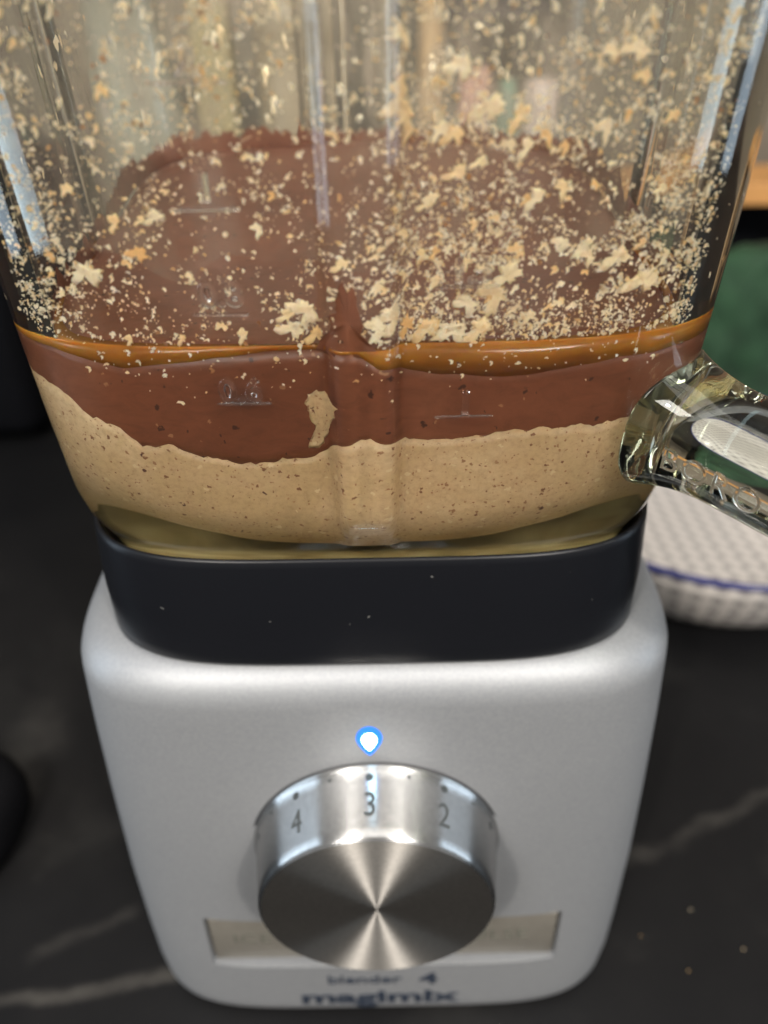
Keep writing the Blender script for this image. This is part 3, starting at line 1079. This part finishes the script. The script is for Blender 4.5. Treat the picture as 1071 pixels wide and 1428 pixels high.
Z0 = ZL + 0.12
def label_of(s, z, rr):
    """what the photograph lets one point at: size, colour, side of the ribs, height against the embossed marks"""
    size = 'large nut clump' if rr > 0.30 else ('mid-sized nut clump' if rr > 0.2 else 'small nut flake')
    if s < -6:
        where, rows = 'in the left corner', [(31.3, 'just above the oil'), (33.5, 'low on the glass'), (35.7, 'midway up the glass'), (99, 'high on the glass')]
    elif s < 0:
        col = 'left of the numerals' if s < -3.8 else ('in line with the numerals' if s < -2.1 else 'just left of the ribs')
        where, rows = col, [(31.2, 'just above the oil'), (32.3, 'level with 0.8'), (33.4, 'just over 0.8'), (35.7, 'below the topmost mark'), (99, 'above the topmost mark')]
    elif s > 6.2:
        where, rows = 'in the right corner', [(31.3, 'just above the oil'), (33.5, 'low on the glass'), (35.7, 'midway up the glass'), (99, 'high on the glass')]
    else:
        col = 'close right of the ribs' if s < 1.4 else ('in the 1.5 column' if s < 3.2 else 'towards the right corner')
        where, rows = col, [(31.2, 'just above the oil'), (32.6, 'level with 1.5'), (34.0, 'above 1.5'), (35.7, 'far above 1.5'), (99, 'high on the glass')]
    for lim, tx in rows:
        if z < lim:
            break
    return f'{size} {where}, {tx}'

placed = [(-6.28, 32.0, 0.41), (-4.92, 32.47, 0.26), (-4.38, 33.23, 0.24), (-4.69, 33.17, 0.15), (-5.29, 33.1, 0.22), (-2.18, 32.95, 0.20), (-1.28, 31.14, 0.40), (-1.64, 30.75, 0.32), (-1.09, 30.62, 0.28), (-1.76, 31.07, 0.24), (-5.61, 30.5, 0.16), (-3.84, 31.97, 0.16), (-3.29, 30.84, 0.16), (0.91, 32.81, 0.18), (1.42, 33.38, 0.18), (2.05, 33.99, 0.24), (0.76, 35.41, 0.34), (0.9, 35.14, 0.32), (0.83, 36.41, 0.22), (2.03, 35.88, 0.28), (2.62, 35.15, 0.34), (3.25, 35.01, 0.24), (3.44, 34.44, 0.22), (3.84, 34.63, 0.18), (5.02, 34.74, 0.22), (5.42, 36.08, 0.30), (6.57, 31.61, 0.46), (5.79, 32.16, 0.34), (3.3, 31.88, 0.40), (3.02, 31.45, 0.44), (2.41, 31.26, 0.32), (2.12, 30.62, 0.42), (1.48, 30.70, 0.38), (1.0, 30.79, 0.30), (2.76, 30.66, 0.38), (0.6, 31.04, 0.32), (0.36, 30.85, 0.34), (4.45, 32.55, 0.24), (4.92, 32.39, 0.22), (0.6, 31.28, 0.18), (3.75, 33.49, 0.24), (4.31, 33.66, 0.22), (5.09, 32.24, 0.24), (3.48, 32.41, 0.22), (1.95, 34.71, 0.26), (1.67, 34.78, 0.22), (-4.31, 30.55, 0.16), (-2.84, 30.62, 0.20)]
big = [(s_of_x(x), z, rr) for x, z, rr in placed]

def density(x, z):
    up = max(0.0, min(1.0, (z - 30.3) / 7.5))
    d = (1.0 - 0.82 * up) if x > 0.2 else (0.26 - 0.05 * up)
    if x < -6: d = 0.50
    if 0.2 < x < 3.2 and z < 31.6: d = 1.6
    d *= 0.35 + 1.6 * max(0, 0.5 + 1.1 * nz1(x * 0.9, z * 0.9, 3.3))
    d *= 0.6 + 0.9 * max(0, 0.5 + 1.2 * nz1(x * 2.6, z * 2.6, 8.3))
    return d

nbig = 0
while nbig < 120:
    x = random.uniform(-7.6, 7.4); z = random.uniform(Z0 + 0.1, 38.5)
    if rnd() > density(x, z) / 1.4:
        continue
    rr = 0.10 + 0.09 * rnd() ** 2.4
    big.append((x, z, rr)); nbig += 1
from collections import Counter
cells = [label_of(*q) for q in big]
many = Counter(cells)
labels = list(cells)
for cl, k_ in many.items():
    ids = [i for i, c_ in enumerate(cells) if c_ == cl]
    plural = cl.replace('clump', 'clumps').replace('flake', 'flakes')
    def name_it(i, word):
        labels[i] = f'{word} of the {plural}'
        ids.remove(i)
    if k_ > 1:
        name_it(max(ids, key=lambda i: big[i][1]), 'highest')
        name_it(min(ids, key=lambda i: big[i][1]), 'lowest')
    if k_ > 3:
        name_it(min(ids, key=lambda i: big[i][0]), 'leftmost')
        name_it(max(ids, key=lambda i: big[i][0]), 'rightmost')
    elif k_ == 3:
        name_it(ids[0], 'middle one')
for i, (s, z, rr) in enumerate(big):
    hi = max(0, (z - 33.5) / 4)
    st = 1 + 0.9 * min(1, hi) * rnd()
    ol = blob_outline(s, z, rr * 0.66, 34 if rr > 0.25 else 20, 1.2, i * 3.1, st, random.uniform(-0.5, 0.5))
    V, F = patch(ol, min(0.16, rr * 0.5), i * 0.37)
    o = mesh_obj('nut_crumb', V, F, M['crumb'], None, origin=V[-1])
    tag(o, labels[i], 'nut crumb', cells[i].replace('clump', 'clumps').replace('flake', 'flakes') if many[cells[i]] > 1 else 'nut crumbs stuck to the glass')

# fine crumbs nobody could count: one object
AV, AF = [], []
def add_small(s, z, rr, nv, st, ang, thick):
    ol = blob_outline(s, z, rr, nv, 1.2, rnd() * 50, st, ang)
    o = len(AV)
    for q in ol:
        AV.append(wall(q[0], q[1], -0.006))
    for q in ol:
        AV.append(wall(s + (q[0] - s) * 0.6, z + (q[1] - z) * 0.6, thick))
    k = len(ol)
    for i in range(k):
        AF.append((o + i, o + (i + 1) % k, o + k + (i + 1) % k, o + k + i))
    AF.append(tuple(o + k + i for i in range(k)))
    AF.append(tuple(o + k - 1 - i for i in range(k)))
cnt = 0
while cnt < 5600:
    x = random.uniform(-7.9, 7.6); z = random.uniform(Z0 - 0.02, 39.5)
    if rnd() > density(x, z) / 1.4:
        continue
    rr = 0.011 + 0.058 * rnd() ** 3.2
    hi = min(1, max(0, (z - 33.5) / 3))
    add_small(x, z, rr, 6 + int(3 * rnd()), 1 + 1.2 * hi * rnd(), random.uniform(-0.7, 0.7), rr * 0.5)
    cnt += 1
    if rnd() < 0.5:                        # crumbs sit in little clusters
        for q in range(random.randint(1, 4)):
            r2 = 0.012 + 0.035 * rnd() ** 2
            add_small(x + random.gauss(0, 0.10), max(Z0 - 0.02, z + random.gauss(0, 0.10)), r2, 6, 1, 0, r2 * 0.5)
# the corners, side walls and far wall, mostly smeared downward
half = UPER * A0 / 2
for q in range(1100):
    s = random.uniform(6.5, half * 2 - 6.5)
    z = random.uniform(ZL + 0.2, 41)
    back = abs(s - half) < 9
    if back:
        z = random.uniform(31.9, 41)
    d = 0.35 + 1.1 * max(0, 0.4 + nz1(s * 0.5, z * 0.5, 5.5))
    if rnd() > d: continue
    rr = 0.015 + (0.13 if back else 0.07) * rnd() ** 2.8
    add_small(s, z, rr, 8, 1 + 1.5 * rnd(), random.uniform(-0.35, 0.35), rr * 0.35)
# a few bits afloat against the glass in the oil and chocolate
for q in range(150):
    x = random.uniform(-6.5, 7)
    z = random.uniform(28.9, ZL) if rnd() < 0.35 else random.uniform(29.6, ZL + 0.05)
    if z < nut_top(x) + 0.1: continue
    rr = 0.014 + 0.06 * rnd() ** 2.5
    ol = blob_outline(x, z, rr, 7, 1.2, rnd() * 50, 0.8, random.uniform(-0.5, 0.5))
    o = len(AV)
    AV += [wall(a, b2, -0.034) for a, b2 in ol]; AV += [wall(a, b2, 0.02) for a, b2 in ol]
    k = len(ol)
    AF += [(o + i, o + (i + 1) % k, o + k + (i + 1) % k, o + k + i) for i in range(k)]
    AF += [tuple(o + k + i for i in range(k)), tuple(o + k - 1 - i for i in range(k))]
fc = mesh_obj('fine_crumbs', AV, AF, M['crumbs'], None, smooth=False)
tag(fc, 'fine pale nut crumbs spattered over the inside of the glass', 'crumbs', None, 'stuff')

# film of oily nut paste on the side and far walls
rgs = []
s0, s1 = 7.2, half * 2 - 7.2
nf, nzr = 200, 24
V, F = [], []
for j in range(nzr + 1):
    for i in range(nf + 1):
        s = s0 + (s1 - s0) * i / nf
        zb = ZL + 0.05 + (1.6 * max(0, 1 - abs(s - half) / 13) if True else 0)
        V.append(wall(s, zb + (42 - zb) * j / nzr, 0.012))
for j in range(nzr):
    for i in range(nf):
        a = j * (nf + 1) + i
        F.append((a, a + 1, a + nf + 2, a + nf + 1))
tag(mesh_obj('nut_film', V, F, M['film']), 'cloudy beige film of nut paste dried on the far glass walls', 'film', None, 'stuff')

m, nt, b = mat('greasy_haze')
v = texco(nt, (1, 1, 0.22))
n = noise_node(nt, v, 75, 5, 0.6, 0.4)
v2 = texco(nt)
n2 = noise_node(nt, v2, 16, 3)
mu = N(nt, 'ShaderNodeMath', operation='MULTIPLY'); L(nt, n.outputs[0], mu.inputs[0]); L(nt, n2.outputs[0], mu.inputs[1])
rp = ramp(nt, mu.outputs[0], [(0.17, (0.03, 0.03, 0.03)), (0.36, (0.42, 0.42, 0.42))])
b.inputs['Base Color'].default_value = (0.46, 0.375, 0.28, 1)
L(nt, rp.outputs[0], b.inputs['Alpha'])
b.inputs['Roughness'].default_value = 0.5
M['haze'] = m
V, F = [], []
SF = np.linspace(-7.6, 7.6, 160)
for j in range(21):
    for s_ in SF:
        zb = 32.2 + 0.9 * nz1(s_ * 0.6, 2.2)
        V.append(wall(s_, zb + (42 - zb) * j / 20, 0.05))
for j in range(20):
    for i in range(159):
        a = j * 160 + i
        F.append((a, a + 1, a + 161, a + 160))
tag(mesh_obj('greasy_film', V, F, M['haze']), 'greasy streaked film on the inside of the front glass', 'film', None, 'stuff')

# ---------------------------------------------------------------- bowl
BX, BY, BR = 24.5, 25.05, 14.0
bowl = thing('bowl', 'wide checked bowl with a navy rim on the worktop behind the blender', 'bowl', (BX, BY, 0))
nb_ = 120
inn = [(0.2, 0.9), (3, 0.92), (6, 1.0), (8.4, 1.25), (10.3, 2.0), (11.9, 3.5), (13.0, 5.2), (13.6, 6.4)]
out = [(13.82, 6.4), (13.4, 5.1), (12.6, 3.2), (11.5, 1.5), (10.6, 0.6), (9.9, 0.25), (9.5, 0.0), (9.0, 0.0), (8.8, 0.3), (0.2, 0.35)]
V, F, UVs = [], [], []
prof_ = inn + out
arc = 0
for i, (rr, z) in enumerate(prof_):
    if i >= len(inn):
        arc += math.hypot(rr - prof_[i - 1][0], z - prof_[i - 1][1])
    for k in range(nb_):
        t = 2 * math.pi * k / nb_
        V.append((BX + rr * math.cos(t), BY + rr * math.sin(t), z))
        UVs.append((rr * math.cos(t) / 1.3, rr * math.sin(t) / 1.3) if i < len(inn) else (t * 66 / (2 * math.pi), arc / 1.3))
for i in range(len(prof_) - 1):
    for k in range(nb_):
        k2 = (k + 1) % nb_
        F.append((i * nb_ + k, i * nb_ + k2, (i + 1) * nb_ + k2, (i + 1) * nb_ + k))
F.append(tuple(range(nb_ - 1, -1, -1)))
mesh_obj('bowl_body', V, F, M['check'], bowl, uvs=UVs)
n = 12
V, F = [], []
for k in range(nb_):
    t = 2 * math.pi * k / nb_
    for j in range(n):
        q = 2 * math.pi * j / n
        rr = 13.71 + 0.24 * math.cos(q)
        V.append((BX + rr * math.cos(t), BY + rr * math.sin(t), 6.42 + 0.24 * math.sin(q)))
for k in range(nb_):
    for j in range(n):
        F.append((k * n + j, ((k + 1) % nb_) * n + j, ((k + 1) % nb_) * n + (j + 1) % n, k * n + (j + 1) % n))
fix_normals(mesh_obj('rim', V, F, M['navy'], bowl))

# ---------------------------------------------------------------- things behind, out of focus
# green cloth bag with a slumped, creased body
rgs = []
gx, gy = 37.5, 48.5
for j in range(22):
    t = j / 21
    a = 8.6 * (1 - 0.32 * t ** 2) * (1 if j < 21 else 0.7); b2 = 4.6 * (1 - 0.55 * t)
    rg = []
    for k in range(60):
        q = 2 * math.pi * k / 60
        x, y = sgnpow(math.cos(q), 0.7) * a, sgnpow(math.sin(q), 0.7) * b2
        w_ = 0.9 * nz1(x * 0.25, t * 3, 1.2 + math.sin(q)) + 0.5 * nz1(x * 0.6, t * 6, 5)
        rg.append((gx + x * (1 + 0.06 * w_), gy + y + w_, 15.6 * t + 0.5 * t * nz1(x * 0.3, 9)))
    rgs.append(np.array(rg))
V, F = loft(rgs)
gb = mesh_obj('cloth_bag', V, F, M['green_cloth'], None, origin=(gx, gy, 0))
tag(gb, 'slumped green cloth bag behind the checked bowl', 'bag')
sh = thing('wooden_shelf', 'orange pine shelf on posts in front of the wall, at the right', 'shelf', (32, 66, 0))
V, F = box_vf(4.0, 70, 58, 67, 17.0, 19.1, 0.15, 2)
mesh_obj('board', V, F, M['wood'], sh, smooth=False)
for x0 in (4.3, 67):
    V, F = box_vf(x0, x0 + 2.2, 59, 66.5, 0, 16.98, 0.1, 2)
    mesh_obj('post', V, F, M['tan_wood'], sh, smooth=False)
V, F = lathe_vf([(0.3, 0), (6.6, 0), (7.0, 0.5), (7.2, 8), (7.0, 14.2), (6.4, 15), (5.9, 15.2), (5.9, 15.9), (1.6, 16.1), (1.4, 16.7), (0.3, 16.8)], 41, 74.5)  # black form filling the dark area by the shelf board
tag(mesh_obj('canister', V, F, M['black_matt'], None, origin=(41, 74.5, 0)), 'black lidded form with a knob behind the wooden shelf', 'canister')
V, F = lathe_vf([(0.1, 0), (1.3, 0), (1.35, 1), (1.35, 24), (1.1, 25), (0.1, 25)], 6.1, 62, 40, 19.11)
tag(mesh_obj('rolling_pin', V, F, M['tan_wood'], None, origin=(6.1, 62, 19.11)), 'tan wooden rolling pin standing upright on the shelf end', 'rolling pin')
V, F = box_vf(9.3, 12.6, 60, 63, 19.11, 29.3, 0.2, 2)
tag(mesh_obj('packet', V, F, M['pink'], None, origin=(11, 61.5, 19.11)), 'salmon pink packet on the shelf beside the rolling pin', 'packet')
V, F = lathe_vf([(0.2, 0), (1.6, 0), (1.8, 0.3), (1.9, 5), (1.7, 7), (1.2, 8), (1.2, 9), (0.2, 9.1)], 15.2, 61.8, 48, 19.11)
tag(mesh_obj('jar', V, F, M['sage'], None, origin=(15.2, 61.8, 19.11)), 'sage green jar between the pink packet and the pale mug', 'jar')
V, F = lathe_vf([(0.2, 0), (2.0, 0), (2.3, 0.4), (2.5, 4), (2.45, 8.6), (2.3, 8.8), (2.2, 8.6), (2.2, 1), (0.2, 0.8)], 20.0, 62, 56, 19.11)
mg = mesh_obj('mug', V, F, M['white_pink'], None, origin=(20, 62, 19.11))
tag(mg, 'pale pink mug on the shelf beside the sage green jar', 'mug')
cab = thing('wall_cabinet', 'dark brown cabinet on the wall above the pink packet and jar', 'cabinet', (14.5, 92, 31.5))
V, F = box_vf(7.2, 23, 72, 91.9, 32.5, 70, 0.2, 2)
mesh_obj('carcass', V, F, M['brown_dark'], cab, smooth=False)
V, F = box_vf(7.4, 22.8, 71.2, 71.95, 32.7, 69.8, 0.15, 2)
dr = mesh_obj('door', V, F, M['brown_dark'], cab, smooth=False)
V, F = box_vf(8.4, 9.0, 70.3, 71.2, 38, 46, 0.15, 2)
mesh_obj('handle', V, F, M['button_metal'], dr, smooth=False)
V, F = lathe_vf([(0.2, 0), (3.0, 0), (3.3, 0.5), (3.4, 22), (3.0, 27), (1.8, 31), (1.5, 38), (1.7, 38.2), (1.7, 40), (0.2, 40)], -24.8, 60)
tag(mesh_obj('bottle', V, F, M['greygreen'], None, origin=(-24.8, 60, 0)), 'tall grey green bottle on the worktop, farthest left behind the jug', 'bottle')
V, F = box_vf(-19.5, -14.6, 60, 64, 0, 40, 0.25, 2)
tag(mesh_obj('carton', V, F, M['yellow'], None, origin=(-17, 62, 0)), 'tall yellow carton beside the grey green bottle', 'carton')
V, F = lathe_vf([(0.2, 0), (3.6, 0), (3.9, 0.5), (4.0, 30), (3.7, 31.5), (3.9, 32), (3.9, 36), (1, 37), (0.2, 37)], -8.0, 63)
tag(mesh_obj('canister', V, F, M['beige'], None, origin=(-8, 63, 0)), 'beige lidded canister standing nearest the yellow carton', 'canister')
V, F = box_vf(-75, -31.5, 42, 66, 0.6, 23, 2.2, 5)
tt = thing('toaster', 'black toaster on the worktop at the left edge behind the jug', 'toaster', (-53, 54, 0))
mesh_obj('toaster_body', V, F, M['black_matt'], tt)
for y0 in (48, 57):
    V, F = box_vf(-70, -37, y0, y0 + 2.6, 22.6, 23.06, 0.1, 2)
    mesh_obj('slot', V, F, M['dark_gap'], tt, smooth=False)
V, F = box_vf(-70, -36, 46, 62, 0, 0.6, 0.1, 1)
mesh_obj('foot', V, F, M['dark_gap'], tt, smooth=False)
# rounded black solid added in place of a dark patch taken for shadow
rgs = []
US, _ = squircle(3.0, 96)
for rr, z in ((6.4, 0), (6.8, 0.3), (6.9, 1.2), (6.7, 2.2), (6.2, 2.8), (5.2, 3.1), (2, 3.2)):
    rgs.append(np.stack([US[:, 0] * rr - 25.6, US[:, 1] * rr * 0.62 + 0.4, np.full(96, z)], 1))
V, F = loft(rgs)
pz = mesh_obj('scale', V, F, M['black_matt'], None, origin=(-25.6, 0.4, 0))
tag(pz, 'flat black rounded stand-in for a shadow-like dark patch, cut off by the left edge, on the worktop', 'kitchen scale')

# a few crumbs fallen on the worktop
for k, (x, y, rr) in enumerate([(14.6, -4.4, 0.035), (11.9, -5.6, 0.03), (16.4, -6.3, 0.04), (13.6, -7.2, 0.035)]):
    n = 9
    rgs = []
    for f_, h in ((0.8, 0.0), (1.0, 0.3), (0.7, 0.75), (0.25, 0.95)):
        rgs.append(np.array([(x + rr * f_ * (1 + 0.3 * math.sin(3 * q + k)) * math.cos(q), y + rr * f_ * (1 + 0.25 * math.sin(2 * q + 2 * k)) * math.sin(q), rr * h) for q in np.linspace(0, 2 * math.pi, n, endpoint=False)]))
    V, F = loft(rgs)
    o = mesh_obj('fallen_crumb', V, F, M['crumb'], None, origin=(x, y, 0))
    tag(o, 'tiny tan crumb fallen on the black worktop right of the motor', 'crumb', 'crumbs fallen on the worktop')
